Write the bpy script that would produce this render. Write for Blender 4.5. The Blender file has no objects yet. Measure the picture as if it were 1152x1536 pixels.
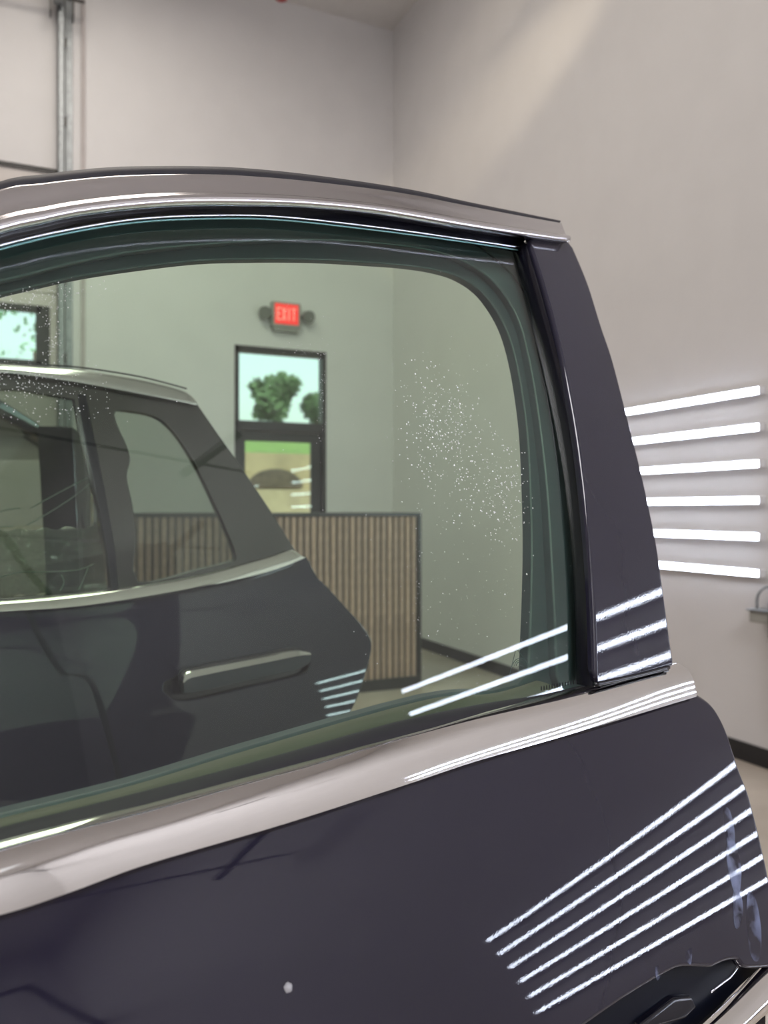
import bpy, bmesh, math, random
from math import sin, cos, tan, radians, pi, atan, sqrt, exp
from mathutils import Vector, Matrix
from mathutils.geometry import delaunay_2d_cdt
random.seed(7)
C = bpy.context.scene.collection
SC = bpy.context.scene

# ------------------------------------------------------------------ camera, world, lights
FPX = 1200.0; HOR = 765.0; EYE = 1.4
PSI = atan(536/1200)
cam_d = bpy.data.cameras.new('camera'); cam = bpy.data.objects.new('camera', cam_d); C.objects.link(cam)
cam.location = (0, 0, EYE); cam.rotation_euler = (pi/2, 0, -PSI)
cam_d.sensor_fit = 'VERTICAL'; cam_d.sensor_height = 36; cam_d.sensor_width = 27
cam_d.lens = FPX/1536*36; cam_d.shift_y = -3/1536
cam_d.clip_start = 0.01; cam_d.clip_end = 400
cam_d.dof.use_dof = True; cam_d.dof.focus_distance = 0.85; cam_d.dof.aperture_fstop = 5.8
SC.camera = cam
vs = SC.view_settings
vs.view_transform = 'Standard'; vs.look = 'None'; vs.gamma = 1; vs.use_curve_mapping = False
vs.exposure = -0.26

W = bpy.data.worlds.new('world'); SC.world = W; W.use_nodes = True
nt = W.node_tree; nt.nodes.clear()
o_ = nt.nodes.new('ShaderNodeOutputWorld'); b_ = nt.nodes.new('ShaderNodeBackground')
sk = nt.nodes.new('ShaderNodeTexSky'); sk.sky_type = 'NISHITA'; sk.sun_disc = False
sk.sun_elevation = radians(50); sk.sun_rotation = radians(200); sk.air_density = 1.2; sk.dust_density = 3.5
hs = nt.nodes.new('ShaderNodeHueSaturation'); hs.inputs['Saturation'].default_value = 0.55
nt.links.new(sk.outputs[0], hs.inputs['Color']); nt.links.new(hs.outputs[0], b_.inputs[0])
b_.inputs[1].default_value = 0.36; nt.links.new(b_.outputs[0], o_.inputs[0])

def area_light(name, loc, target, sx, sy, power, col):
    l = bpy.data.lights.new(name, 'AREA'); l.shape = 'RECTANGLE'; l.size = sx; l.size_y = sy
    l.energy = power; l.color = col
    o = bpy.data.objects.new(name, l); C.objects.link(o); o.location = loc
    o.rotation_euler = (Vector(target)-Vector(loc)).to_track_quat('-Z', 'Y').to_euler()
    return o
sun = bpy.data.lights.new('sun', 'SUN'); sun.energy = 2.2; sun.angle = radians(1); sun.color = (1, .96, .9)
so = bpy.data.objects.new('sun', sun); C.objects.link(so); so.location = (0, 20, 20)
so.rotation_euler = (radians(42), 0, radians(28))
WARM = (1.0, .92, .82); COOL = (.88, .90, 1.0)
area_light('ceiling_fill_back', (0.2, 4.6, 6.45), (0.2, 4.6, 0), 1.6, 4.0, 150, WARM)  # unseen area light added to brighten the back of the room
area_light('ceiling_fill_front', (0.2, -3.7, 6.45), (0.2, -3.7, 0), 2.4, 2.0, 325, (.97, .95, .98))  # unseen fill added behind the camera, brightens walls and mirrored trim
area_light('ceiling_fill_side', (1.6, -3.4, 6.45), (1.6, -3.4, 0), 1.2, 2.0, 5, (.86, .94, 1.0))  # weak unseen fill added beside the front one
def spot(name, loc, target, power, ang, blend, col, size=.05):
    l = bpy.data.lights.new(name, 'SPOT'); l.energy = power; l.spot_size = radians(ang); l.spot_blend = blend
    l.color = col; l.shadow_soft_size = size
    o = bpy.data.objects.new(name, l); C.objects.link(o); o.location = loc
    o.rotation_euler = (Vector(target)-Vector(loc)).to_track_quat('-Z', 'Y').to_euler()
spot('added_wall_spot', (2.7, 1.6, 5.45), (3.66, 5.9, 4.80), 560, 15, 1.0, (1, .84, .60), .05)  # unseen spot added to throw the warm band on the right wall
spot('added_wall_spot_high', (2.7, 2.6, 6.2), (3.66, 5.9, 5.62), 110, 12, 1.0, (1, .84, .60), .05)  # second added spot, throws the upper warm band

# ------------------------------------------------------------------ camera-ray helpers (pixel -> place in the room)
def ray(x, y):
    u = (x-576)/FPX; v = (HOR-y)/FPX
    return Vector((sin(PSI)+u*cos(PSI), cos(PSI)-u*sin(PSI), v))
ORG = Vector((0, 0, EYE))
def at(x, y, z): return ORG + ray(x, y)*z
def onX(x, y, X):
    r = ray(x, y); return ORG + r*(X/r.x)
def onY(x, y, Y):
    r = ray(x, y); return ORG + r*(Y/r.y)

class Surf:
    """A car door skin: a vertical plane with an outward offset that depends on the height h over the belt."""
    def __init__(s, A, az, href, tilt_up, tilt_dn):
        a = PSI + radians(az)
        s.A = Vector((A.x, A.y, 0)); s.d = Vector((sin(a), cos(a), 0)); s.n = Vector((cos(a), -sin(a), 0)); s.href = href
        s.tu, s.td = tilt_up, tilt_dn
        s.tab = {}
        st = .002; s.st = st
        v = 0; s.up = [0]
        for i in range(600):
            v -= st*tan(radians(tilt_up((i+.5)*st))); s.up.append(v)
        v = 0; s.dn = [0]
        for i in range(600):
            v += st*tan(radians(tilt_dn(-(i+.5)*st))); s.dn.append(v)
    def off(s, h):
        t = s.up if h >= 0 else s.dn
        q = min(abs(h)/s.st, 598.9); i = int(q); return t[i]+(t[i+1]-t[i])*(q-i)
    def abs(s, sh, o):
        p = s.A + s.d*sh[0] + s.n*o; p.z = s.href+sh[1]; return p
    def pt(s, sh, o=0.0):
        return s.abs(sh, s.off(sh[1])+o)
    def norm(s, sh):
        h = sh[1]; t = radians(s.tu(h) if h >= 0 else s.td(h))
        return Vector((s.n.x*cos(t), s.n.y*cos(t), sin(t)))
    def hit(s, x, y, c):
        r = ray(x, y); P = ORG + r*(((s.A+s.n*c-ORG).dot(s.n))/r.dot(s.n))
        return ((P-s.A).dot(s.d), P.z-s.href)
    def px(s, x, y, o=0.0):
        q = s.hit(x, y, o)
        c = o
        for _ in range(60):
            c = .5*c+.5*(s.off(q[1])+o); q = s.hit(x, y, c)
        return q
    def pxa(s, x, y, o=0.0): return s.hit(x, y, o)
    def poly(s, pts, o=0.0): return [s.px(x, y, o) for x, y in pts]

def smooth_line(pts, n=6, closed=False, keep=()):
    """Catmull-Rom resampling; indices in keep stay sharp corners."""
    out = []; N = len(pts)
    m = N if closed else N-1
    for i in range(m):
        p1 = pts[i]; p2 = pts[(i+1) % N]
        p0 = pts[i-1] if (closed or i > 0) else p1
        p3 = pts[(i+2) % N] if (closed or i+2 < N) else p2
        if i in keep: p0 = p1
        if (i+1) % N in keep: p3 = p2
        for k in range(n):
            t = k/n
            out.append(tuple(.5*((2*p1[j])+(-p0[j]+p2[j])*t+(2*p0[j]-5*p1[j]+4*p2[j]-p3[j])*t*t+(-p0[j]+3*p1[j]-3*p2[j]+p3[j])*t**3) for j in range(len(p1))))
    if not closed: out.append(tuple(pts[-1]))
    return out
def resample(pts, n):
    L = [0]
    for a, b in zip(pts, pts[1:]): L.append(L[-1]+sqrt(sum((a[j]-b[j])**2 for j in range(len(a)))))
    out = []; k = 0
    for i in range(n):
        t = L[-1]*i/(n-1)
        while k < len(L)-2 and L[k+1] < t: k += 1
        f = (t-L[k])/max(1e-9, L[k+1]-L[k]); f = min(1, max(0, f))
        out.append(tuple(pts[k][j]+(pts[k+1][j]-pts[k][j])*f for j in range(len(pts[0]))))
    return out

# ------------------------------------------------------------------ materials
MATS = {}
def mat(name, col=(.5, .5, .5), rough=.5, metal=0.0, coat=0.0, spec=.5, emit=None, es=0.0, var=.06, vscale=8.0, bump=0.0, bscale=200.0, coat_rough=.03, bdist=.001):
    if name in MATS: return MATS[name]
    m = bpy.data.materials.new(name); m.use_nodes = True; n = m.node_tree; p = n.nodes['Principled BSDF']
    p.inputs['Roughness'].default_value = rough; p.inputs['Metallic'].default_value = metal
    p.inputs['Coat Weight'].default_value = coat; p.inputs['Coat Roughness'].default_value = coat_rough
    p.inputs['Specular IOR Level'].default_value = spec
    tc = n.nodes.new('ShaderNodeTexCoord'); nz = n.nodes.new('ShaderNodeTexNoise'); nz.inputs['Scale'].default_value = vscale
    nz.inputs['Detail'].default_value = 4
    n.links.new(tc.outputs['Object'], nz.inputs['Vector'])
    rp = n.nodes.new('ShaderNodeValToRGB')
    rp.color_ramp.elements[0].position = .3; rp.color_ramp.elements[1].position = .7
    rp.color_ramp.elements[0].color = (*[c*(1-var) for c in col], 1); rp.color_ramp.elements[1].color = (*[min(1, c*(1+var)) for c in col], 1)
    n.links.new(nz.outputs['Fac'], rp.inputs['Fac']); n.links.new(rp.outputs['Color'], p.inputs['Base Color'])
    if bump > 0:
        bn = n.nodes.new('ShaderNodeTexNoise'); bn.inputs['Scale'].default_value = bscale; bn.inputs['Detail'].default_value = 2
        n.links.new(tc.outputs['Object'], bn.inputs['Vector'])
        bp = n.nodes.new('ShaderNodeBump'); bp.inputs['Strength'].default_value = bump; bp.inputs['Distance'].default_value = bdist
        n.links.new(bn.outputs['Fac'], bp.inputs['Height']); n.links.new(bp.outputs['Normal'], p.inputs['Normal'])
        if coat > 0: n.links.new(bp.outputs['Normal'], p.inputs['Coat Normal'])
    if emit:
        p.inputs['Emission Color'].default_value = (*emit, 1); p.inputs['Emission Strength'].default_value = es
    MATS[name] = m; return m
def glass_mat(name, tint, ior=1.5, rough=0.0):
    m = bpy.data.materials.new(name); m.use_nodes = True; n = m.node_tree; n.nodes.clear()
    o = n.nodes.new('ShaderNodeOutputMaterial'); mx = n.nodes.new('ShaderNodeMixShader')
    t = n.nodes.new('ShaderNodeBsdfTransparent'); g = n.nodes.new('ShaderNodeBsdfGlossy'); f = n.nodes.new('ShaderNodeFresnel')
    t.inputs[0].default_value = (*tint, 1); g.inputs['Roughness'].default_value = rough; f.inputs[0].default_value = ior
    ge = n.nodes.new('ShaderNodeNewGeometry'); iv = n.nodes.new('ShaderNodeMath'); iv.operation = 'SUBTRACT'; iv.inputs[0].default_value = 1
    mu = n.nodes.new('ShaderNodeMath'); mu.operation = 'MULTIPLY'
    n.links.new(ge.outputs['Backfacing'], iv.inputs[1]); n.links.new(iv.outputs[0], mu.inputs[0]); n.links.new(f.outputs[0], mu.inputs[1])
    tm = n.nodes.new('ShaderNodeMix'); tm.data_type = 'RGBA'; tm.inputs[6].default_value = (*tint, 1); tm.inputs[7].default_value = (1, 1, 1, 1)
    n.links.new(ge.outputs['Backfacing'], tm.inputs[0]); n.links.new(tm.outputs[2], t.inputs[0])
    n.links.new(mu.outputs[0], mx.inputs[0]); n.links.new(t.outputs[0], mx.inputs[1]); n.links.new(g.outputs[0], mx.inputs[2])
    n.links.new(mx.outputs[0], o.inputs[0]); MATS[name] = m; return m

M_WALL = mat('painted_drywall', (.74, .73, .73), .55, var=.02, vscale=3, bump=.15, bscale=120)
M_CEIL = mat('ceiling_white', (.74, .72, .70), .8, var=.02)
M_FLOOR = mat('polished_concrete', (.46, .40, .33), .22, var=.12, vscale=2.2, bump=.04, bscale=30)
M_BLACK = mat('black_vinyl', (.018, .018, .02), .5, var=.1)
M_BLACKFRAME = mat('black_aluminium', (.03, .028, .027), .4, var=.1)
M_GALV = mat('galvanised_steel', (.30, .32, .33), .5, metal=.8, var=.2, vscale=30)
M_STEELDK = mat('dark_steel', (.09, .085, .08), .5, metal=.5, var=.2, vscale=20)
M_DOORSKIN = mat('garage_door_skin', (.66, .62, .59), .5, var=.02, bump=.2, bscale=300)
M_SLAT = mat('wood_slat', (.36, .25, .19), .55, var=.18, vscale=14, bump=.3, bscale=60)
M_SLAT2 = mat('wood_slat_warm', (.40, .275, .205), .55, var=.18, vscale=16, bump=.3, bscale=60)
M_FELT = mat('dark_felt', (.11, .10, .09), .9, var=.1)
M_LED = mat('led_diffuser', (.9, .9, .9), .4, emit=(.76, .83, 1.0), es=29.0)
M_LEDBACK = mat('led_backplate', (.75, .75, .77), .4, var=.02)
M_PAINT = mat('midnight_paint', (.016, .0145, .029), .5, metal=.0, coat=1.0, spec=0.0, var=.10, vscale=3, bump=.020, bscale=450, coat_rough=.012, bdist=.0004)
M_PILLAR = mat('gloss_black_plastic', (.022, .021, .038), .5, coat=1.0, spec=0.0, var=.10, vscale=5, bump=.024, bscale=420, coat_rough=.008, bdist=.0006)
M_SATIN = mat('satin_aluminium', (.74, .72, .71), .045, metal=1.0, var=.03, vscale=4)
M_SATIN2 = mat('satin_aluminium_roof', (.72, .70, .72), .14, metal=1.0, var=.03, vscale=4)
M_BRIGHT = mat('bright_trim', (.78, .80, .90), .12, metal=1.0, var=.02)
M_TEAL = mat('glass_edge', (.18, .36, .36), .15, metal=.6, var=.05)
M_RUB = mat('black_rubber', (.014, .013, .02), .6, var=.1, vscale=30)
M_RUBG = mat('gloss_black_seal', (.006, .006, .012), .18, var=.1, vscale=30)
M_INNER = mat('inner_door_trim', (.046, .058, .080), .42, var=.08, vscale=10, bump=.1, bscale=600)
M_INNER2 = mat('inner_door_trim_lighter', (.06, .075, .10), .38, var=.08, vscale=10)
M_FRIT = mat('ink_mark', (.05, .09, .08), .5)
M_DROP = mat('water_drop', (.85, .9, .9), .02, spec=1, var=.0, coat=1)
M_TAN = mat('tan_leather', (.22, .15, .09), .5, var=.1, bump=.3, bscale=150)
M_SEAT = mat('charcoal_seat', (.02, .018, .018), .6, var=.15, bump=.3, bscale=150)
M_RED = mat('red_enamel', (.40, .03, .03), .4, var=.1)
M_REDLIT = mat('exit_face', (.6, .02, .02), .4, emit=(1, .045, .04), es=1.1)
M_EXITLET = mat('exit_letters', (.7, .2, .18), .5, emit=(1, .42, .36), es=.8)
M_GREYPL = mat('grey_plastic', (.34, .34, .31), .5)
M_LAMPGR = mat('emergency_lamp_grey', (.22, .22, .2), .45)
M_GLASS = glass_mat('window_glass_tinted', (.79, .99, .81), 1.6)
M_GLASS2 = glass_mat('rear_window_glass', (.42, .46, .42), 1.52)
M_GLASSX = glass_mat('clear_pane', (.86, .90, .88), 1.5)
M_FILM = glass_mat('plastic_film', (.80, .80, .76), 1.6, .12)
_n = M_FILM.node_tree; _o = _n.nodes['Material Output']; _m = _n.nodes.new('ShaderNodeMixShader'); _d = _n.nodes.new('ShaderNodeBsdfDiffuse'); _d.inputs[0].default_value = (.5, .55, .5, 1)
_w = _n.nodes.new('ShaderNodeTexNoise'); _w.inputs['Scale'].default_value = 30; _k = _n.nodes.new('ShaderNodeMath'); _k.operation = 'MULTIPLY'; _k.inputs[1].default_value = .45
_src = _o.inputs[0].links[0].from_socket; _n.links.new(_w.outputs['Fac'], _k.inputs[0]); _n.links.new(_k.outputs[0], _m.inputs[0]); _n.links.new(_src, _m.inputs[1]); _n.links.new(_d.outputs[0], _m.inputs[2]); _n.links.new(_m.outputs[0], _o.inputs[0])
M_GRASS = mat('grass', (.16, .26, .05), .9, var=.3, vscale=2)
M_SOIL = mat('retaining_block', (.42, .33, .20), .9, var=.15, vscale=3)
M_SOIL2 = mat('retaining_block_light', (.50, .40, .26), .9, var=.15, vscale=3)
M_MULCH = mat('dark_mulch', (.10, .075, .055), .95, var=.3, vscale=12)
M_ASPH = mat('asphalt', (.10, .10, .10), .9, var=.2)
M_LEAF = mat('leaves', (.10, .17, .075), .7, var=.4, vscale=3)
M_LEAF2 = mat('leaves_bright', (.10, .28, .08), .7, var=.4, vscale=3)
M_BARK = mat('bark', (.10, .07, .05), .9)
M_ROOFR = mat('red_roof', (.45, .10, .09), .8)
M_BLDG = mat('far_wall', (.42, .40, .38), .8)

# ------------------------------------------------------------------ mesh helpers
def link(name, me, m, parent=None, smooth=True):
    o = bpy.data.objects.new(name, me); C.objects.link(o)
    if m and not me.materials: me.materials.append(m)
    if smooth: me.polygons.foreach_set('use_smooth', [True]*len(me.polygons))
    if parent: o.parent = parent
    return o
def raw(name, V, F, m, parent=None, smooth=True, sharp=None):
    me = bpy.data.meshes.new(name); me.from_pydata([tuple(v) for v in V], [], F); me.update()
    bm = bmesh.new(); bm.from_mesh(me); bmesh.ops.recalc_face_normals(bm, faces=bm.faces); bm.to_mesh(me); bm.free()
    if sharp: 
        me.polygons.foreach_set('use_smooth', [True]*len(me.polygons)); me.set_sharp_from_angle(angle=radians(sharp)); smooth = False
    return link(name, me, m, parent, smooth)
def tag(o, label=None, cat=None, group=None, kind=None):
    if label: o['label'] = label
    if cat: o['category'] = cat
    if group: o['group'] = group
    if kind: o['kind'] = kind
    return o
def empty(name, loc=(0, 0, 0), rz=0, parent=None):
    o = bpy.data.objects.new(name, None); C.objects.link(o); o.location = loc; o.rotation_euler = (0, 0, rz)
    o.empty_display_size = .05
    if parent: o.parent = parent
    return o
class MB:
    def __init__(s): s.V = []; s.F = []
    def box(s, lo, hi, M=None):
        b = len(s.V)
        for x in (lo[0], hi[0]):
            for y in (lo[1], hi[1]):
                for z in (lo[2], hi[2]):
                    v = Vector((x, y, z)); s.V.append(M @ v if M else v)
        s.F += [[b+i for i in f] for f in ((0, 1, 3, 2), (4, 6, 7, 5), (0, 4, 5, 1), (2, 3, 7, 6), (0, 2, 6, 4), (1, 5, 7, 3))]
        return s
    def tube(s, pts, r, n=8, cap=True):
        pts = [Vector(p) for p in pts]; b0 = len(s.V); K = len(pts)
        rr = r if isinstance(r, (list, tuple)) else [r]*K
        prev = None
        for i, p in enumerate(pts):
            t = (pts[min(i+1, K-1)]-pts[max(i-1, 0)]).normalized()
            if prev is None:
                a = t.orthogonal().normalized()
            else:
                a = (prev - t*prev.dot(t)).normalized()
            prev = a; b = t.cross(a)
            for k in range(n):
                q = 2*pi*k/n; s.V.append(p+(a*cos(q)+b*sin(q))*rr[i])
        for i in range(K-1):
            for k in range(n):
                s.F.append([b0+i*n+k, b0+i*n+(k+1) % n, b0+(i+1)*n+(k+1) % n, b0+(i+1)*n+k])
        if cap:
            s.F.append([b0+k for k in range(n)][::-1]); s.F.append([b0+(K-1)*n+k for k in range(n)])
        return s
    def build(s, name, m, parent=None, bevel=0, smooth=False, seg=2, sharp=None):
        me = bpy.data.meshes.new(name); me.from_pydata([tuple(v) for v in s.V], [], s.F); me.update()
        bm = bmesh.new(); bm.from_mesh(me); bmesh.ops.recalc_face_normals(bm, faces=bm.faces)
        if bevel: bmesh.ops.bevel(bm, geom=list(bm.edges), offset=bevel, segments=seg, profile=.5, affect='EDGES')
        bm.to_mesh(me); bm.free()
        if sharp:
            me.polygons.foreach_set('use_smooth', [True]*len(me.polygons)); me.set_sharp_from_angle(angle=radians(sharp))
        return link(name, me, m, parent, smooth and not sharp)

def inside(p, poly):
    c = False; j = len(poly)-1; x, y = p
    for i in range(len(poly)):
        xi, yi = poly[i][:2]; xj, yj = poly[j][:2]
        if (yi > y) != (yj > y) and x < (xj-xi)*(y-yi)/(yj-yi+1e-15)+xi: c = not c
        j = i
    return c
def area2(p): return .5*sum(p[i-1][0]*p[i][1]-p[i][0]*p[i-1][1] for i in range(len(p)))
def patch(name, S, poly, m, parent, holes=(), o=0.0, thick=.004, roll=0.0, grid=.025, offabs=None, rsteps=4, bulge=None):
    """A piece of the door skin: outline in (s,h), lifted on the curved surface, with thickness and rolled edges."""
    if area2(poly) < 0: poly = poly[::-1]
    holes = [h if area2(h) < 0 else h[::-1] for h in holes]
    V2 = []; E = []
    for L in [poly]+list(holes):
        b = len(V2); V2 += [Vector(p) for p in L]; E += [(b+i, b+(i+1) % len(L)) for i in range(len(L))]
    NB = len(V2)
    xs = [p[0] for p in poly]; ys = [p[1] for p in poly]
    nx = int((max(xs)-min(xs))/grid)+1; ny = int((max(ys)-min(ys))/(grid*.6))+1
    for i in range(1, nx):
        for j in range(1, ny):
            q = (min(xs)+i*grid+.37*grid*(j % 2), min(ys)+j*grid*.6)
            if inside(q, poly) and not any(inside(q, h) for h in holes):
                if min((q[0]-b[0])**2+(q[1]-b[1])**2 for b in V2[:NB]) > (grid*.35)**2: V2.append(Vector(q))
    vv, ee, ff, ov, oe, of = delaunay_2d_cdt(V2, E, [], 0, 1e-7)
    T = []
    for f in ff:
        c = (sum(vv[i][0] for i in f)/3, sum(vv[i][1] for i in f)/3)
        if inside(c, poly) and not any(inside(c, h) for h in holes): T.append(tuple(f))
    lift = (lambda p, oo: S.abs(p, offabs+oo)) if offabs is not None else (lambda p, oo: S.pt(p, oo))
    nrm = (lambda p: S.n.copy()) if offabs is not None else S.norm
    bg = bulge or (lambda p: 0.0)
    V = [lift(p, o+bg(p)) for p in vv]; NR = [nrm(p) for p in vv]; F = list(T); n0 = len(V)
    # boundary edges in order
    cnt = {}
    for f in T:
        for i in range(3):
            e = (f[i], f[(i+1) % 3])
            if (e[1], e[0]) in cnt: del cnt[(e[1], e[0])]
            else: cnt[e] = 1
    nxt = {a: b for a, b in cnt}; prv = {b: a for a, b in cnt}
    def o2(i):
        a = vv[prv[i]]; b = vv[nxt[i]]; d = Vector((b[0]-a[0], b[1]-a[1])); d.normalize(); return Vector((d[1], -d[0]))
    rings = [{i: i for i in nxt}]
    steps = rsteps if roll > 0 else 0
    for k in range(1, steps+1):
        a = pi/2*k/steps; R = {}
        for i in nxt:
            q = o2(i); p = (vv[i][0]+q[0]*roll*sin(a), vv[i][1]+q[1]*roll*sin(a))
            R[i] = len(V); V.append(lift(p, o+bg(vv[i])-roll*(1-cos(a))))
            NR.append((nrm(vv[i])*cos(a) + (S.d*q[0]+Vector((0, 0, q[1])))*sin(a)).normalized())
        rings.append(R)
    for k in range(steps):
        A, B = rings[k], rings[k+1]
        for i in nxt: F.append((A[i], B[i], B[nxt[i]], A[nxt[i]]))
    nfront = len(V); last = rings[-1]
    side0 = {}; side1 = {}
    for i in nxt:
        q = o2(i); p = (vv[i][0]+q[0]*roll, vv[i][1]+q[1]*roll)
        w = S.d*q[0]+Vector((0, 0, q[1]))
        side0[i] = len(V); V.append(V[last[i]].copy()); NR.append(w)
        side1[i] = len(V); V.append(lift(p, o-roll-thick)); NR.append(w)
    for i in nxt: F.append((side0[i], side1[i], side1[nxt[i]], side0[nxt[i]]))
    b = len(V)
    for p in vv: V.append(lift(p, o-roll-thick)); NR.append(-nrm(p))
    for f in T: F.append((b+f[2], b+f[1], b+f[0]))
    for i in nxt: F.append((side1[i], b+i, b+nxt[i], side1[nxt[i]]))
    me = bpy.data.meshes.new(name); me.from_pydata([tuple(v) for v in V], [], F); me.update()
    # face orientation: make the front face point along the surface normal
    fn = me.polygons[0].normal
    if fn.dot(NR[T[0][0]]) < 0: me.flip_normals()
    me.polygons.foreach_set('use_smooth', [True]*len(me.polygons))
    me.normals_split_custom_set_from_vertices([tuple(n.normalized()) for n in NR])
    return link(name, me, m, parent, False)

def sweep(name, rows, m, parent, close=True, caps=True, smooth=True, sharp=40):
    """rows: list of sections, each a list of 3D points; sections closed into a loop if close."""
    n = len(rows[0]); V = [p for r in rows for p in r]; F = []
    for i in range(len(rows)-1):
        for k in range(n if close else n-1):
            F.append([i*n+k, i*n+(k+1) % n, (i+1)*n+(k+1) % n, (i+1)*n+k])
    if caps and close:
        F.append(list(range(n))[::-1]); F.append([(len(rows)-1)*n+k for k in range(n)])
    return raw(name, V, F, m, parent, sharp=sharp)

def band(name, S, bot, top, prof, back, m, parent, n=60, o0=0.0, endcut=0.0, base='abs', sharp=50):
    """Trim between two (s,h) curves. prof: list of (u, offset) across from bottom (u=0) to top (u=1); back = back offset."""
    B = resample(bot, n); T = resample(top, n); rows = []
    for i in range(n):
        r = []; o1 = o0
        if base == 'col': o1 = o0+S.off(B[i][1])
        for u, of in prof:
            q = (B[i][0]+(T[i][0]-B[i][0])*u, B[i][1]+(T[i][1]-B[i][1])*u)
            r.append(S.pt(q, of+o0) if base == 'surf' else S.abs(q, of+o1))
        for u in (1, 0):
            q = (B[i][0]+(T[i][0]-B[i][0])*u, B[i][1]+(T[i][1]-B[i][1])*u)
            r.append(S.pt(q, back+o0) if base == 'surf' else S.abs(q, back+o1))
        rows.append(r)
    return sweep(name, rows, m, parent, sharp=sharp)
def bead(name, S, line, r, m, parent, o=0.0, n=70, seg=8, kind=None):
    L = resample(line, n)
    b = MB().tube([S.pt(p, o) for p in L], r, seg)
    x = b.build(name, m, parent, smooth=True)
    return x

# ------------------------------------------------------------------ setting
RX, BY, CZ, LX, FY = 3.66, 7.95, 6.64, -5.2, -5.2
TH = .15
def struct(name, mb, m, bevel=0, parent=None):
    o = mb.build(name, m, parent, bevel=bevel)
    if not parent: tag(o, kind='structure')
    return o
tag(struct('floor', MB().box((LX, FY, -.12), (RX, BY, 0)), M_FLOOR), 'beige polished concrete floor of the workshop')
tag(struct('ceiling', MB().box((LX, FY, CZ), (RX, BY, CZ+.12)), M_CEIL), 'high white ceiling above the workshop')
tag(struct('wall_right', MB().box((RX, FY, -.12), (RX+TH, BY+TH, CZ+.12)), M_WALL), 'tall white wall at the right that carries the light bars')
tag(struct('wall_left', MB().box((LX-TH, FY, -.12), (LX, BY+TH, CZ+.12)), M_WALL), 'white wall at the left of the bay')
tag(struct('wall_front', MB().box((LX, FY-TH, -.12), (RX, FY, CZ+.12)), M_WALL), 'white wall behind the photographer')
# back wall with exit doorway and garage opening
DX0 = onY(352, 700, BY).x; DX1 = onY(489, 700, BY).x
DTOP = onY(354, 517, BY).z
GX1 = onY(88, 300, BY).x+.02; GX0 = GX1-3.66; GTOP = onY(60, 250, BY).z
wb = MB()
wb.box((LX, BY, -.12), (GX0, BY+TH, CZ+.12)); wb.box((GX0, BY, GTOP), (GX1, BY+TH, CZ+.12))
wb.box((GX1, BY, -.12), (DX0, BY+TH, CZ+.12)); wb.box((DX0, BY, DTOP), (DX1, BY+TH, CZ+.12)); wb.box((DX1, BY, -.12), (RX, BY+TH, CZ+.12))
tag(struct('wall_back', wb, M_WALL), 'white back wall with the exit door and the overhead door')
tag(struct('baseboard_right', MB().box((RX-.012, FY, 0), (RX, BY, .105)), M_BLACK, .002), 'black vinyl baseboard along the right wall')
bb = MB(); bb.box((DX1, BY-.012, 0), (RX-.012, BY, .105)); bb.box((GX1+.3, BY-.012, 0), (DX0, BY, .105))
tag(struct('baseboard_back', bb, M_BLACK), 'black vinyl baseboard along the back wall')
xj = onY(125, 200, BY).x
tag(struct('trim_1', MB().box((xj-.02, BY-.03, 0), (xj+.015, BY, CZ)), mat('jamb_paint', (.5, .46, .45), .6), .004), 'white vertical jamb trim beside the overhead door')

# exit door with transom
dr = empty('door_1', ((DX0+DX1)/2, BY+.05, 0)); tag(dr, 'black framed glass exit door with a square transom pane', kind='structure')
dx, dy = dr.location.x, dr.location.y
def L(mb, *a): return mb.box(*a)
zr1 = onY(420, 633, BY).z; zr0 = onY(420, 655, BY).z
hw = (DX1-DX0)/2
fr = MB(); fr.box((-hw, -.06, 0), (-hw+.045, .06, DTOP)); fr.box((hw-.045, -.06, 0), (hw, .06, DTOP)); fr.box((-hw, -.06, DTOP-.06), (hw, .06, DTOP)); fr.box((-hw, -.06, zr0+.05), (hw, .06, zr1))
fr.build('door_frame', M_BLACKFRAME, dr, bevel=.004)
px_ = MB().box((-hw+.045, -.006, zr1), (hw-.045, .006, DTOP-.06)); px_.build('transom_pane', M_GLASSX, dr)
lf = MB(); lf.box((-hw+.047, -.022, .005), (-hw+.115, .022, zr0+.045)); lf.box((hw-.155, -.022, .005), (hw-.047, .022, zr0+.045)); lf.box((-hw+.1, -.022, zr0-.05), (hw-.15, .022, zr0+.045)); lf.box((-hw+.1, -.022, .005), (hw-.15, .022, .28))
leaf = lf.build('door_leaf', M_BLACKFRAME, dr, bevel=.004)
pn = MB().box((-hw+.10, -.004, .27), (hw-.14, .004, zr0-.04), Matrix.Rotation(radians(-2.3), 4, 'Z')); pn.build('pane', M_GLASSX, leaf)
pb = MB().tube([(-hw+.2, -.085, 1.02), (hw-.2, -.085, 1.02)], .014, 10); pb.box((-hw+.12, -.09, .98), (-hw+.2, -.02, 1.06)); pb.box((hw-.2, -.09, .98), (hw-.12, -.02, 1.06))
pb.build('push_bar', M_GALV, leaf)

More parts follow.
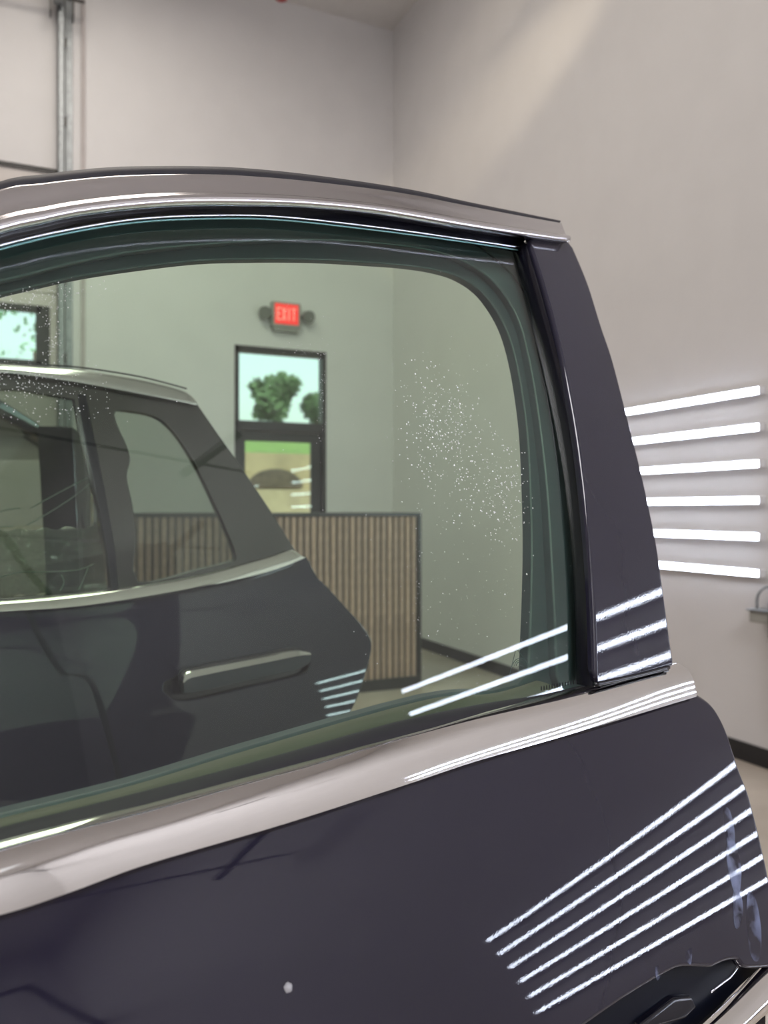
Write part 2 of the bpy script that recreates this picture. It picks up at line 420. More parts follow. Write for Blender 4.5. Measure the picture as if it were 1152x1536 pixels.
# overhead door
gd = empty('door_2', (GX1-1.83, BY+.06, 0)); tag(gd, 'white sectional overhead door with a black framed window row', kind='structure')
g0 = GX0-gd.location.x; g1 = GX1-gd.location.x
wz1 = onY(30, 458, BY).z; wz0 = onY(30, 543, BY).z
wx1 = onY(66, 500, BY).x-gd.location.x
secs = [0, .62, 1.24, 1.86, wz0-.17, wz1+.14, (wz1+.14+GTOP)/2, GTOP-.02]
for i in range(len(secs)-1):
    a, b = secs[i]+.004, secs[i+1]-.004
    s_ = MB()
    if i == 4:
        W3 = [(wx1-.02-k*1.12-.95, wx1-.02-k*1.12) for k in range(3)]
        s_.box((g0, -.025, a), (g1, .025, wz0)); s_.box((g0, -.025, wz1), (g1, .025, b))
        ex = [g1]+[v for w in W3 for v in (w[1], w[0])]+[g0]
        for k in range(0, len(ex), 2): s_.box((ex[k+1], -.025, wz0), (ex[k], .025, wz1))
    else: s_.box((g0, -.025, a), (g1, .025, b))
    sec = s_.build('door_section', M_DOORSKIN, gd, bevel=.006 if i != 4 else 0)
    if i == 4:
        for w in W3:
            f = MB(); t = .05
            f.box((w[0]-.02, -.04, wz0-.02), (w[0]+t, .04, wz1+.02)); f.box((w[1]-t, -.04, wz0-.02), (w[1]+.07, .04, wz1+.02)); f.box((w[0], -.04, wz0-.02), (w[1], .04, wz0+.03)); f.box((w[0], -.04, wz1-.04), (w[1], .04, wz1+.02))
            f.build('window_frame', M_BLACKFRAME, sec, bevel=.005)
            MB().box((w[0]+t, -.004, wz0), (w[1]-t, .004, wz1)).build('window_pane', M_GLASSX, sec)
MB().box((g0, -.045, GTOP-.035), (g1, .0, GTOP-.005)).build('top_seal', M_BLACKFRAME, gd)
# lift track
tr = empty('lift_track', (GX1+.0, BY-.105, 0)); tag(tr, 'galvanised steel lift track rising up the back wall beside the overhead door', 'track')
t1 = MB(); t1.box((-.035, -.03, 1.0), (-.022, .04, CZ-.3)); t1.box((-.035, -.03, 1.0), (.02, -.022, CZ-.3)); t1.build('guide_rail', M_GALV, tr, bevel=.002)
t2 = MB(); t2.box((.03, -.0, 0.0), (.038, .1, CZ-.25)); t2.box((.03, .085, 0.0), (.10, .1, CZ-.25)); t2.build('angle_iron', M_GALV, tr, bevel=.002)
ang = tr.children[0]
for k in range(7):
    z = 1.3+k*.72
    MB().box((-.03, .0, z), (.045, .035, z+.09)).build('bracket', M_STEELDK, tr, bevel=.003)
MB().tube([(.0, .01, 1.2), (.0, .01, CZ-.6)], .006, 6).build('lift_cable', M_STEELDK, tr)
zs = onY(60, 8, BY).z
sh = empty('torsion_shaft', (GX1-1.6, BY-.21, zs)); tag(sh, 'dark steel torsion shaft with spring running across above the overhead door', 'shaft')
MB().tube([(-2.1, 0, 0), (1.6+xj-GX1, 0, 0)], .0135, 10).build('shaft', M_STEELDK, sh, smooth=True)
sp = MB(); 
pts = [(-1.9+i*.0032, .038*cos(i*.6), .038*sin(i*.6)) for i in range(0, 930)]
sp.tube(pts[::1], .006, 5); sp.build('spring', M_STEELDK, sh, smooth=True)
for bx in (1.50, 1.69): MB().box((bx, -.05, -.16), (bx+.014, .1, .14)).build('bearing_plate', M_STEELDK, sh, bevel=.002)
dm = MB().tube([(1.53, 0, 0), (1.60, 0, 0)], .07, 20); dm.build('cable_drum', M_GALV, sh)

# exit sign
ec = onY(427, 474, BY)
ex = empty('exit_sign', (ec.x, BY, ec.z)); tag(ex, 'red lit EXIT sign with two emergency lamp heads above the door', 'sign')
hwx = .125; hz = .115
MB().box((-hwx-.03, -.07, -hz-.02), (hwx+.03, 0, hz+.01)).build('housing', M_GREYPL, ex, bevel=.008)
fc = MB().box((-hwx, -.076, -hz+.015), (hwx, -.069, hz-.01)).build('face', M_REDLIT, ex, bevel=.002)
def letter(ch, x0, w, z0, h, t, y0=-.082, y1=-.0755):
    mb = MB(); R = lambda a, b, c, d: mb.box((x0+a, y0, z0+b), (x0+c, y1, z0+d))
    if ch == 'E': R(0, 0, t, h); R(t, 0, w, t); R(t, h/2-t/2, w*.9, h/2+t/2); R(t, h-t, w, h)
    if ch == 'I': R(w/2-t/2, 0, w/2+t/2, h)
    if ch == 'T': R(w/2-t/2, 0, w/2+t/2, h-t); R(0, h-t, w, h)
    if ch == 'X':
        for sgn in (1, -1):
            Lh = sqrt(w*w+h*h); M = Matrix.Translation((x0+w/2, 0, z0+h/2)) @ Matrix.Rotation(sgn*atan((w-t)/h), 4, 'Y')
            mb.box((-t/2, y0, -h/2), (t/2, y1, h/2), M)
    return mb.build('letter', M_EXITLET, fc)
for ch, a in (('E', -.104), ('X', -.052), ('I', .0), ('T', .052)):
    letter(ch, a, .045 if ch != 'I' else .045, -.065, .13, .013)
MB().box((-hwx-.01, -.06, -hz-.06), (hwx+.01, 0, -hz-.018)).build('battery_box', M_GREYPL, ex, bevel=.006)
for sx in (-1, 1):
    b = MB(); c0 = Vector((sx*(hwx+.03), -.03, .0)); c1 = Vector((sx*(hwx+.13), -.05, .0))
    b.tube([c0, (c0+c1)/2], .014, 8); b.tube([Vector((sx*(hwx+.10), -.01, 0)), Vector((sx*(hwx+.105), -.06, -.0)), Vector((sx*(hwx+.11), -.10, -.012))], [.045, .062, .066], 16)
    b.build('emergency_lamp', M_LAMPGR, ex, sharp=40)

# red sprinkler drop near the ceiling
rp = at(422, -2, 7.0)
rd = empty('sprinkler_drop', (rp.x, rp.y, rp.z)); tag(rd, 'red sprinkler head hanging on a red pipe at the top edge', 'sprinkler')
MB().tube([(0, 0, .03), (0, 0, CZ-rp.z)], .022, 12).build('pipe', M_RED, rd, smooth=True)
MB().tube([(0, 0, -.01), (0, 0, .0), (0, 0, .035), (0, 0, .06)], [.03, .055, .06, .03], 14).build('sprinkler_head', M_RED, rd, smooth=True)

# slatted reception counter
R1 = onY(632, 1030, 5.67)
rk = empty('slatted_counter', (R1.x-1.4, R1.y, 0)); tag(rk, 'waist-high wood slat counter with black frame in front of the exit door', 'counter')
x1 = 1.4; x0 = -1.25; TZ = EYE-4/1200*6.34
k = MB(); k.box((x0, .02, 0.09), (x1-.03, .60, TZ-.03)); k.build('counter_body', M_FELT, rk)
k = MB(); k.box((x0, -.005, TZ-.03), (x1, .62, TZ)); k.build('top_rail', M_BLACKFRAME, rk, bevel=.003)
k = MB(); k.box((x0, -.002, 0.0), (x1, .61, .09)); k.build('plinth', M_BLACKFRAME, rk, bevel=.003)
k = MB(); k.box((x1-.03, -.004, .09), (x1, .61, TZ-.03)); k.build('end_post', M_BLACKFRAME, rk, bevel=.003)
pitch = .052; first = None; sm = None; i = 0; xx = x1-.03-pitch
while xx > x0:
    if sm is None:
        s_ = MB().box((0, 0, .09), (.034, .022, TZ-.03)).build('wood_slat', M_SLAT, rk, bevel=.002, seg=1); sm = s_.data; sm2 = sm.copy(); sm2.materials.clear(); sm2.materials.append(M_SLAT2); s_.location.x = xx
    else:
        s_ = bpy.data.objects.new('wood_slat', sm2 if i % 3 == 1 else sm); C.objects.link(s_); s_.parent = rk; s_.location.x = xx
    xx -= pitch; i += 1

# LED bars on the right wall
ROWS = ['topmost', 'second from top', 'third from top', 'fourth from top', 'fifth from top', 'lowest']
def led_set(y0, y1, ztop, step, where, grp):
    for i in range(6):
        z = ztop-i*step
        e = empty('light_bar', (RX, (y0+y1)/2, z)); h = (y1-y0)/2
        tag(e, ('%s of the six LED bars %s' % (ROWS[i], where)), 'light bar', grp)
        MB().box((-.018, -h, -.017), (0, h, .017)).box((-.030, -h, .0170), (0, h, .019)).box((-.030, -h, -.019), (0, h, -.0170)).build('channel', M_LEDBACK, e)
        b = MB(); n = 8
        V = []
        for yy in (-h, h):
            for k in range(n+1):
                a = pi*k/n; V.append((-.030-.0085*sin(a), yy, .0170*cos(a)))
        F = [[k, k+1, n+1+k+1, n+1+k] for k in range(n)]+[[0]+list(range(n, 0, -1)), list(range(n+1, 2*n+2)), [0, n+1, 2*n+1, n]]
        raw('diffuser', V, F, M_LED, e, sharp=60)
        for yy in (-h, h):
            MB().box((-.042, yy-.012 if yy < 0 else yy, -.022), (0, yy if yy < 0 else yy+.012, .022)).build('end_cap', M_LEDBACK, e, bevel=.003)
led_set(3.13, 4.63, 2.05, .199, 'on the right wall behind the door pillar', 'light bars on the wall behind the car door')
led_set(-1.73, .25, 1.88, .19, 'seen mirrored in the door paint', 'light bars mirrored in the car door')

# wall bracket with hose
p = onX(1141, 925, RX)
hb = empty('hose_bracket', (RX, p.y-.11, p.z)); tag(hb, 'grey wall bracket holding a looped dark hose at the right edge', 'bracket')
MB().box((-.10, -.02, -.02), (0, .10, .04)).build('bracket_box', M_GREYPL, hb, bevel=.006)
MB().box((-.11, -.03, .04), (0, .11, .05)).build('bracket_lid', M_GALV, hb, bevel=.002)
MB().box((-.10, -.14, -.10), (0, -.02, .10)).build('hose_clamp', M_BLACK, hb, bevel=.01)
hp = smooth_line([(-.06, -.06, .15), (-.06, -.045, .0), (-.06, -.04, -.2), (-.06, -.05, -.42), (-.06, -.12, -.56), (-.06, -.24, -.6), (-.06, -.36, -.5), (-.06, -.4, -.2), (-.05, -.4, .12)], 6)
MB().tube(hp, .018, 10).build('hose', mat('dark_hose', (.05, .05, .055), .4), hb, smooth=True)
hp = smooth_line([(-.05, .09, .05), (-.05, .085, .12), (-.05, .03, .17), (-.05, -.06, .16), (-.05, -.1, .08)], 6)
MB().tube(hp, .007, 8).build('hanging_loop', M_GALV, hb, smooth=True)

# ------------------------------------------------------------------ outside
tag(MB().box((-60, BY+TH, -.15), (60, 14, -.03)).build('parking_lot', M_ASPH), 'grey paved lot outside the exit door', kind='structure')
hl = MB(); hl.V = [Vector(v) for v in [(-60, 14.3, 2.35), (60, 14.3, 2.35), (60, 70, 8.3), (-60, 70, 8.3), (-60, 14.3, -1), (60, 14.3, -1), (60, 70, -1), (-60, 70, -1)]]
hl.F = [[0, 1, 2, 3], [4, 5, 6, 7], [0, 1, 5, 4], [1, 2, 6, 5], [2, 3, 7, 6], [3, 0, 4, 7]]
tag(hl.build('grass_slope', M_GRASS), 'green grass slope rising behind the retaining wall', kind='structure')
rw = MB().box((-20, 13.9, -.1), (20, 14.3, 2.42)).build('retaining_wall', M_SOIL); tag(rw, 'tan retaining wall outside with an arched dark recess', kind='structure')
ac = onY(413, 730, 13.85); V = []; n = 18
av = []
for yy in (13.80, 13.93):
    for k in range(n+1):
        a = pi*k/n; av.append((ac.x+.50*cos(a), yy, ac.z-.02+.34*sin(a)))
F = [list(range(n+1)), list(range(n+1, 2*n+2))]+[[k, k+1, n+2+k, n+1+k] for k in range(n)]+[[0, n, 2*n+1, n+1]]
raw('arched_recess', av, F, M_MULCH, rw, sharp=40)
MB().box((ac.x-1.5, 13.55, -.1), (ac.x+1.5, 13.88, ac.z-.06)).build('lower_course', M_SOIL2, rw, bevel=.01)
def tree(base, h, cr, label, m, n=900, lsz=.16, sc=(1, 1, 1.1)):
    e = empty('leafy_tree', base); tag(e, label, 'tree')
    MB().tube([(0, 0, -.3), (.03, 0, h*.3), (0, .02, h*.6)], [cr*.09, cr*.07, cr*.04], 8).build('trunk', M_BARK, e, smooth=True)
    V = []; F = []; cl = [(Vector((random.uniform(-1, 1)*sc[0]*.62, random.uniform(-1, 1)*.6, random.uniform(-1, 1)*.62*sc[2]))*cr+Vector((0, 0, h-cr*sc[2])), random.uniform(.28, .5)*cr) for _ in range(16)]
    cl.append((Vector((0, 0, h-cr*sc[2])), cr*.65))
    for k in range(n):
        c, r = random.choice(cl+[cl[-1]]*5); v = Vector((random.gauss(0, 1), random.gauss(0, 1), random.gauss(0, 1))).normalized()*r*random.uniform(.5, 1)
        p = c+v; a = Vector((random.gauss(0, 1), random.gauss(0, 1), random.gauss(0, 1))).normalized(); b = a.orthogonal().normalized(); s = lsz*random.uniform(.6, 1.3)
        i = len(V); V += [p-a*s-b*s*.5, p+a*s-b*s*.5, p+a*s+b*s*.5, p-a*s+b*s*.5]; F.append([i, i+1, i+2, i+3])
    o = raw('foliage', V, F, m, e, smooth=False); o['kind'] = 'stuff'
def slope_z(y): return 2.35+(y-14.3)*(8.3-2.35)/55.7
t = onY(411, 640, 50); tree((t.x, 50, slope_z(50)), onY(411, 553, 50).z-slope_z(50), 1.62, 'rounded green tree seen through the transom above the exit door', M_LEAF, 3200, .20, (1, 1, 1.15))
t = onY(474, 640, 50); tree((t.x, 50, slope_z(50)), onY(470, 588, 50).z-slope_z(50), 1.0, 'smaller tree at the right edge of the transom view', M_LEAF, 1200, .16)
t = onY(52, 600, 22); tree((t.x, 22, slope_z(22)), onY(60, 440, 22).z-slope_z(22), 1.0, 'bright green tree seen through the overhead door window', M_LEAF2, 70, .08)
b1 = onY(372, 640, 45); hb_ = empty('far_building', (b1.x+1.9, 45, slope_z(45)-.1)); tag(hb_, 'low far building with a red and grey roof below the trees', 'building')
MB().box((-4, 0, 0), (3.5, 3, .42)).build('wall', M_BLDG, hb_)
MB().box((-4, -.1, .40), (-.9, 3.1, .85)).build('red_roof', M_ROOFR, hb_, bevel=.05)
MB().box((-.9, -.1, .40), (3.6, 3.1, .72)).build('grey_roof', M_BLDG, hb_, bevel=.05)

# ------------------------------------------------------------------ the car
F_H = Vector((sin(PSI)*.34-.49*cos(PSI), cos(PSI)*.34+.49*sin(PSI), 0))
car = empty('car', (F_H.x, F_H.y, 0)); tag(car, 'dark midnight coloured car with both side doors standing open', 'car')
car_inv = Matrix.Translation(-Vector((F_H.x, F_H.y, 0)))
def cadopt(o, parent):
    """parent while staying where it was built (world coordinates)"""
    o.parent = parent; o.matrix_parent_inverse = parent_world(parent).inverted(); return o
def parent_world(p):
    m = Matrix.Translation(p.location)
    return m

FD = Surf(at(1000, 1040, 1.0), 51.57, 1.165,
          lambda h: 12.9+20*h, lambda h: max(4.0, 37.9+86*h))
S = FD
# paint skin
paint_px = smooth_line([(1045, 1046), (1062, 1057), (1074, 1071), (1088, 1100), (1106, 1155), (1120, 1191), (1133, 1240), (1143, 1282), (1153, 1330), (1168, 1420), (1178, 1520), (1182, 1680), (1182, 1760)], 5)
low_px = [(1000, 1790), (600, 1800), (200, 1810), (-160, 1820)]
belt_px = [(-160, 1407), (0, 1373), (110, 1337), (219, 1297), (420, 1238), (600, 1180), (720, 1140), (880, 1094)]
belt_sm = smooth_line(belt_px+[(1045, 1045)], 5)
outline = S.poly(paint_px+low_px+belt_sm[:-1])
rec_px = smooth_line([(862, 1541), (925, 1497), (975, 1466), (1004, 1450), (1024, 1443), (1068, 1444), (1088, 1435), (1106, 1433), (1113, 1440), (1122, 1446), (1172, 1444), (1172, 1600), (1140, 1640), (700, 1660)], 4, closed=True, keep=(0, 5, 10, 11, 12, 13))
rec = S.poly(rec_px)
shell = patch('front_door', S, outline, M_PAINT, None, holes=[rec], roll=.006, rsteps=6, thick=.003, grid=.03)
cadopt(shell, car); shell['label'] = 'open front door in dark glossy paint with white light streaks'
DP = shell
def kid(o, label=None):
    if label: o['label'] = label
    cadopt2(o, DP); return o
def cadopt2(o, p):
    o.parent = p; o.matrix_parent_inverse = Matrix.Identity(4) if False else (Matrix.Identity(4)); return o
# recess bowl and pull handle
rb = S.poly(smooth_line([(858, 1546), (925, 1490), (975, 1459), (1002, 1443), (1026, 1437), (1068, 1438), (1088, 1429), (1108, 1427), (1117, 1435), (1122, 1440), (1178, 1438), (1178, 1606), (1140, 1650), (690, 1668)], 3, closed=True, keep=(0, 5, 10, 11, 12, 13)))
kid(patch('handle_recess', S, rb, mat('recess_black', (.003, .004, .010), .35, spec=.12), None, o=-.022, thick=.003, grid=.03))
kid(bead('recess_crease', S, S.poly([(1066, 1488), (1098, 1464), (1108, 1448), (1160, 1447)], -.012), .0012, M_BRIGHT, None, o=-.012, n=14, seg=6))
kid(patch('latch_lever', S, S.poly([(992, 1516), (1010, 1502), (1035, 1499), (1040, 1508), (1026, 1522), (985, 1534), (960, 1540)], -.016), M_RUBG, None, o=-.014, thick=.004, roll=.003, grid=.01))
hbar = S.poly(smooth_line([(1040, 1585), (1078, 1552), (1116, 1517), (1160, 1474), (1190, 1448)], 4), .012)
hbot = S.poly(smooth_line([(1092, 1587), (1122, 1558), (1146, 1535), (1168, 1516), (1200, 1488)], 4), .012)
h = band('pull_handle', S, hbot, hbar, [(0, -.004), (.06, .004), (.25, .008), (.62, .010), (.68, .0095), (.9, .004), (1, -.004)], -.014, M_SATIN, None, n=24, o0=.004, base='surf'); kid(h, 'satin silver pull handle')

# belt trim (satin aluminium)
TOPO = -.016
top_px = smooth_line([(-160, 1307), (0, 1265), (146, 1226), (321, 1180), (460, 1143), (600, 1103), (720, 1070), (860, 1037), (964, 1009), (1020, 996)], 5)
bot_px = smooth_line([(-160, 1409), (0, 1374), (110, 1338), (219, 1298), (420, 1239), (600, 1181), (720, 1141), (880, 1095), (1045, 1045.5)], 5)
B = [S.px(x, y, .008) for x, y in bot_px]
def base_c(x):
    best = min(range(len(bot_px)), key=lambda i: abs(bot_px[i][0]-x)); return S.off(B[best][1])
prof = [(0, .004), (.015, .008)]
hh = .040; o_c = .008; u = .015; N = 14
for i in range(N):
    u2 = .015+(i+1)*(.84-.015)/N; um = (u+u2)/2
    tl = 13.5+ (um/.55)*10.0 if um < .55 else 23.5+(um-.55)/.3*24
    o_c -= (u2-u)*hh*tan(radians(tl)); prof.append((u2, o_c)); u = u2
prof += [(.90, o_c-.004), (.96, o_c-.008), (1.0, o_c-.012)]
TOPO2 = prof[-1][1]
T = [S.pxa(x, y, TOPO2+base_c(x)) for x, y in top_px]
kid(band('belt_trim', S, B, T, prof, TOPO2-.006, M_SATIN, None, n=90, sharp=70, base='col'), 'wide satin aluminium belt trim')

# glass
go = -.022
gtop = [(-160, 410), (0, 372), (105, 346), (210, 330), (320, 324), (420, 326), (560, 341), (690, 359), (780, 373)]
gright = [(788, 392), (805, 450), (830, 540), (853, 650), (868, 760), (877, 880), (882, 1026)]
gbot = [(865, 1037), (809, 1048), (740, 1060), (600, 1105), (321, 1182), (146, 1228), (0, 1268), (-160, 1310)]
gl_px = smooth_line(gtop, 5)+smooth_line(gright, 5)+smooth_line(gbot, 5)
gl = patch('window_glass', S, S.poly(gl_px, go), M_GLASS, None, o=go, thick=.004, grid=.05)
kid(gl, 'green tinted window glass spotted with water droplets')

# inner door trim with the view opening
io = go-.035
vtop = [(-170, 500), (-60, 456), (0, 438), (60, 424), (120, 411), (200, 399), (300, 388), (380, 386), (440, 386), (500, 388), (560, 392), (610, 396), (655, 403), (690, 414), (722, 435), (746, 465), (764, 500), (777, 545), (787, 600), (794, 660), (798, 740), (800, 820), (799, 900), (797, 960), (795, 1014)]
vbot = [(807, 1021), (740, 1041), (640, 1050), (389, 1121), (189, 1182), (0, 1229), (-170, 1275)]
hole = S.poly(smooth_line(vtop, 4)+[(780, 1031)]+smooth_line(vbot[1:], 4), io)
og = S.poly([(-190, 395), (-190, 370), (0, 350), (120, 322), (300, 306), (480, 308), (780, 350), (815, 400), (848, 520), (880, 660), (900, 830), (908, 1060), (700, 1110), (321, 1215), (0, 1300), (-190, 1350)], io)
kid(patch('inner_frame', S, og, M_INNER, None, holes=[hole], o=io, thick=.012, roll=.003, grid=.04))
# second, raised step of the inner frame and its seams
st_in = smooth_line([(-170, 448), (0, 418), (105, 392), (210, 373), (330, 362), (430, 357), (540, 360), (640, 372), (700, 392), (745, 425), (780, 480), (800, 560), (815, 660), (825, 760), (833, 900), (838, 1014)], 4)
st_out = [(845, 1040), (888, 1036), (885, 900), (872, 760), (850, 620), (820, 480), (788, 360), (600, 330), (320, 314), (120, 334), (0, 360), (-190, 385)]
kid(patch('inner_frame_step', S, S.poly(st_in, io+.012)+S.poly(st_out, io+.012), M_INNER2, None, o=io+.012, thick=.010, roll=.003, grid=.04))
kid(bead('inner_seam', S, S.poly(smooth_line([(640, 345), (700, 360), (740, 385), (779, 425), (808, 480), (828, 560)], 4), io+.017), .0014, M_RUB, None, o=io+.016, n=30, seg=6))
# inner belt strips below the opening
a = S.poly(smooth_line([(-170, 1276), (0, 1229), (189, 1182), (389, 1121), (640, 1050), (740, 1041), (807, 1021)], 4), io+.006)
b = S.poly(smooth_line([(-170, 1305), (0, 1255), (189, 1207), (389, 1146), (640, 1075), (740, 1062), (840, 1034)], 4), io+.012)
kid(band('inner_belt_lip', S, b, a, [(0, .0), (.1, .008), (.5, .008), (.9, .004), (1, 0)], -.006, mat('olive_lip', (.10, .085, .07), .6), None, n=40, o0=io+.010, base='surf'))
a = S.poly(smooth_line([(-170, 1292), (0, 1248), (146, 1211), (321, 1165), (460, 1126), (600, 1086), (720, 1060), (809, 1046), (882, 1030)], 4), go+.007)
bx_ = smooth_line([(-170, 1311), (0, 1268), (146, 1229), (321, 1183), (460, 1146), (600, 1106), (720, 1073), (860, 1040), (892, 1031)], 4)
b = [S.pxa(x, y, TOPO2+base_c(x)) for x, y in bx_]; bc = resample([(x, base_c(x)) for x, y in bx_], 60)
rowsA = resample(a, 60); rowsB = resample(b, 60)
rows = []
for p_, q_, c_ in zip(rowsA, rowsB, bc):
    P1 = S.pt(p_, go+.002); P2 = S.abs(q_, TOPO2+.001+c_[1]); mid = (P1+P2)/2+S.n*.004
    rows.append([P1-S.n*.001, P1+S.n*.004, mid, P2, P2-S.n*.02-Vector((0, 0, .004)), P1-S.n*.004])
kid(sweep('belt_weatherstrip', rows, M_RUB, None, sharp=50), 'black rubber wiper strip along the glass')

# roof rail trim
rtop = smooth_line([(-160, 330), (0, 272), (60, 262), (120, 254.5), (180, 250), (250, 249), (310, 249.5), (365, 252), (450, 260), (560, 275), (630, 287), (699, 302), (782, 319), (841, 331)], 5)
rtop2 = smooth_line([(-160, 340), (0, 282), (60, 273), (120, 266), (180, 261), (250, 259), (310, 259), (365, 261), (450, 268), (560, 281), (630, 292), (699, 306), (782, 322), (843, 333)], 5)
rbot = smooth_line([(-160, 400), (0, 348), (60, 334), (120, 321), (210, 310), (300, 305), (420, 306), (490, 310), (560, 317), (630, 328), (699, 340), (780, 352), (855, 362)], 5)
A2 = S.poly(rtop2, .010); B2 = S.poly(rbot, .014)
pr = [(0, -.004), (.02, .004), (.10, .0065), (.20, .0075), (.28, .0055), (.34, .0015), (.40, .0), (.7, -.001), (.95, -.0015), (1, -.004)]
kid(band('roof_rail_trim', S, B2, A2, pr, -.016, M_SATIN2, None, n=90, o0=.010, base='surf', sharp=80), 'satin silver trim over the window')
A3 = S.poly(rtop, .0); 
rows = []
for p_, q_ in zip(resample(A3, 80), resample(A2, 80)):
    P1 = S.pt(p_, 0); P2 = S.pt(q_, .000); rows.append([P1, P1*.3+P2*.7+S.n*.005, P2+S.n*.004, P2-S.n*.02, P1-S.n*.02])
kid(sweep('roof_seal', rows, M_RUB, None, sharp=60), 'black rubber seal along the top of the door')
# dark reveal between roof trim and glass
A4 = S.poly(rbot, .0); B4 = S.poly(smooth_line([(-160, 420), (0, 374), (105, 348), (210, 331), (320, 326), (420, 328), (560, 343), (690, 361), (800, 380)], 5), -.016)
kid(band('window_reveal', S, B4, A4, [(0, -.004), (.5, -.004), (1, .0)], -.012, M_RUBG, None, n=70, o0=-.012, base='surf'))
kid(bead('bright_reveal_line', S, S.poly(smooth_line([(-160, 416), (0, 368), (105, 344), (210, 328), (320, 323), (420, 325), (560, 340), (690, 358), (779, 371)], 5), -.012), .0013, M_BRIGHT, None, o=-.012))
kid(bead('glass_edge_line', S, S.poly(smooth_line([(-160, 421), (0, 374), (105, 349), (210, 333), (320, 328), (420, 330), (560, 345), (690, 362), (776, 375)], 5), -.014), .0011, M_TEAL, None, o=-.014))

# pillar applique
pl_l = smooth_line([(798, 363), (822, 440), (845, 530), (868, 650), (884, 780), (893, 900), (897, 1022)], 5)
pl_r = smooth_line([(1008, 994), (1003, 962), (998, 925), (989, 859), (982, 812), (971, 758), (958, 700), (938, 621), (917, 540), (900, 489), (880, 425), (858, 372)], 5)
pil = S.poly([(803, 359)]+pl_l+[(964, 1007)]+pl_r+[(853, 365)])
kid(patch('pillar_panel', S, pil, M_PILLAR, None, roll=.0055, rsteps=6, thick=.004, grid=.02, o=.0), 'gloss dark pillar panel beside the window')
sl = smooth_line([(781, 368), (805, 450), (830, 540), (853, 650), (868, 760), (878, 880), (883, 1030)], 5)
srt = smooth_line([(806, 360), (828, 440), (851, 530), (873, 650), (889, 780), (897, 900), (901, 1026)], 5)
kid(band('pillar_seal', S, S.poly(sl, -.012), S.poly(srt, -.01), [(0, -.012), (.1, -.006), (.45, -.006), (.52, -.003), (.6, -.003), (.66, -.006), (1, -.006)], -.03, M_RUBG, None, n=60, base='surf', sharp=40), 'glossy black seal between glass and pillar')
kid(bead('seal_bead', S, S.poly(smooth_line([(820, 450), (846, 545), (868, 655), (883, 780), (891, 900), (895, 1022)], 5), -.004), .0014, M_RUBG, None, o=-.004))
kid(bead('pillar_base_seal', S, S.poly([(890, 1027), (930, 1019), (964, 1011), (1002, 1001)], .0), .0026, M_RUBG, None, o=.001, n=20))
# hidden rim keeping pillar end solid
kid(patch('door_inner_shell', S, S.poly([(-190, 1460), (-190, 1400), (1030, 1070), (1060, 1120), (1100, 1230), (1140, 1400), (1150, 1780), (-190, 1800)], -.05), M_INNER, None, o=-.05, thick=.02, grid=.06))

# water droplets
def drops(name, spots, rmin, rmax, o=0.0):
    V = []; F = []
    for (cx, cy, sx, sy, n, kx) in spots:
        for _ in range(n):
            x = random.gauss(cx, sx); y = random.gauss(cy, sy)+kx*(x-cx)
            if name == 'water_droplets' and (x > 800 or y > 1040 or y < 400): continue
            q = S.px(x, y, go); c = S.pt(q, go+.0002); N_ = S.norm(q); U = S.d; Wv = N_.cross(U).normalized(); r = random.uniform(rmin, rmax)*random.choice((.6, .8, 1, 1, 1.4))
            b = len(V); V.append(c+N_*r*.75)
            for k in range(6): V.append(c+(U*cos(k*pi/3)+Wv*sin(k*pi/3))*r*.8+N_*r*.5)
            for k in range(6): V.append(c+(U*cos(k*pi/3)+Wv*sin(k*pi/3))*r)
            for k in range(6):
                F.append([b, b+1+k, b+1+(k+1) % 6]); F.append([b+1+k, b+7+k, b+7+(k+1) % 6, b+1+(k+1) % 6])
    ob = raw(name, V, F, M_DROP, None); ob['kind'] = 'stuff'; kid(ob); return ob
drops('water_droplets', [(665, 625, 28, 40, 260, .3), (690, 690, 40, 45, 230, .3), (762, 735, 20, 34, 170, .3), (750, 800, 22, 50, 40, 0), (630, 650, 30, 50, 70, 0)], .00045, .00095)
drops('fine_droplets', [(700, 860, 60, 90, 170, 0), (60, 450, 55, 12, 260, -.1), (78, 500, 8, 30, 120, 0), (50, 570, 60, 18, 330, .1), (450, 524, 40, 6, 90, .12), (484, 590, 5, 55, 90, 0), (440, 470, 25, 12, 20, 0), (628, 850, 4, 60, 60, 0), (60, 620, 60, 8, 60, 0), (600, 560, 120, 90, 50, 0), (640, 940, 60, 60, 60, 0)], .00022, .00048)
# glass maker's mark
def mark(pts, r=.0004): return MB().tube([S.pt(S.px(x, y, go), go+.0004) for x, y in pts], r, 5)
mk = MB()
def addline(pts):
    mk.tube([S.pt(S.px(x, y, go), go+.0003) for x, y in pts], .00035, 5)
addline([(764, 1012), (773, 976)]); addline([(776, 975), (795, 1000)])
for rr in (6, 8.5, 11): addline([(780+rr*cos(radians(a)), 999+rr*1.05*sin(radians(a))) for a in range(180, 375, 15)])
addline([(776, 1001), (780, 998), (784, 1000)])
kid(mk.build('glass_mark', M_FRIT, None), 'small triangular mark with arcs etched in the glass corner')
V = MB()
for k in range(14):
    x = 812+k*4; y = 1029.5-k*.75
    p_ = S.pt(S.px(x, y, go), go+.0003); q_ = S.pt(S.px(x, y+6, go), go+.0003); V.tube([p_, q_], .0006, 4)
o = V.build('seal_teeth', M_RUB, None); kid(o)
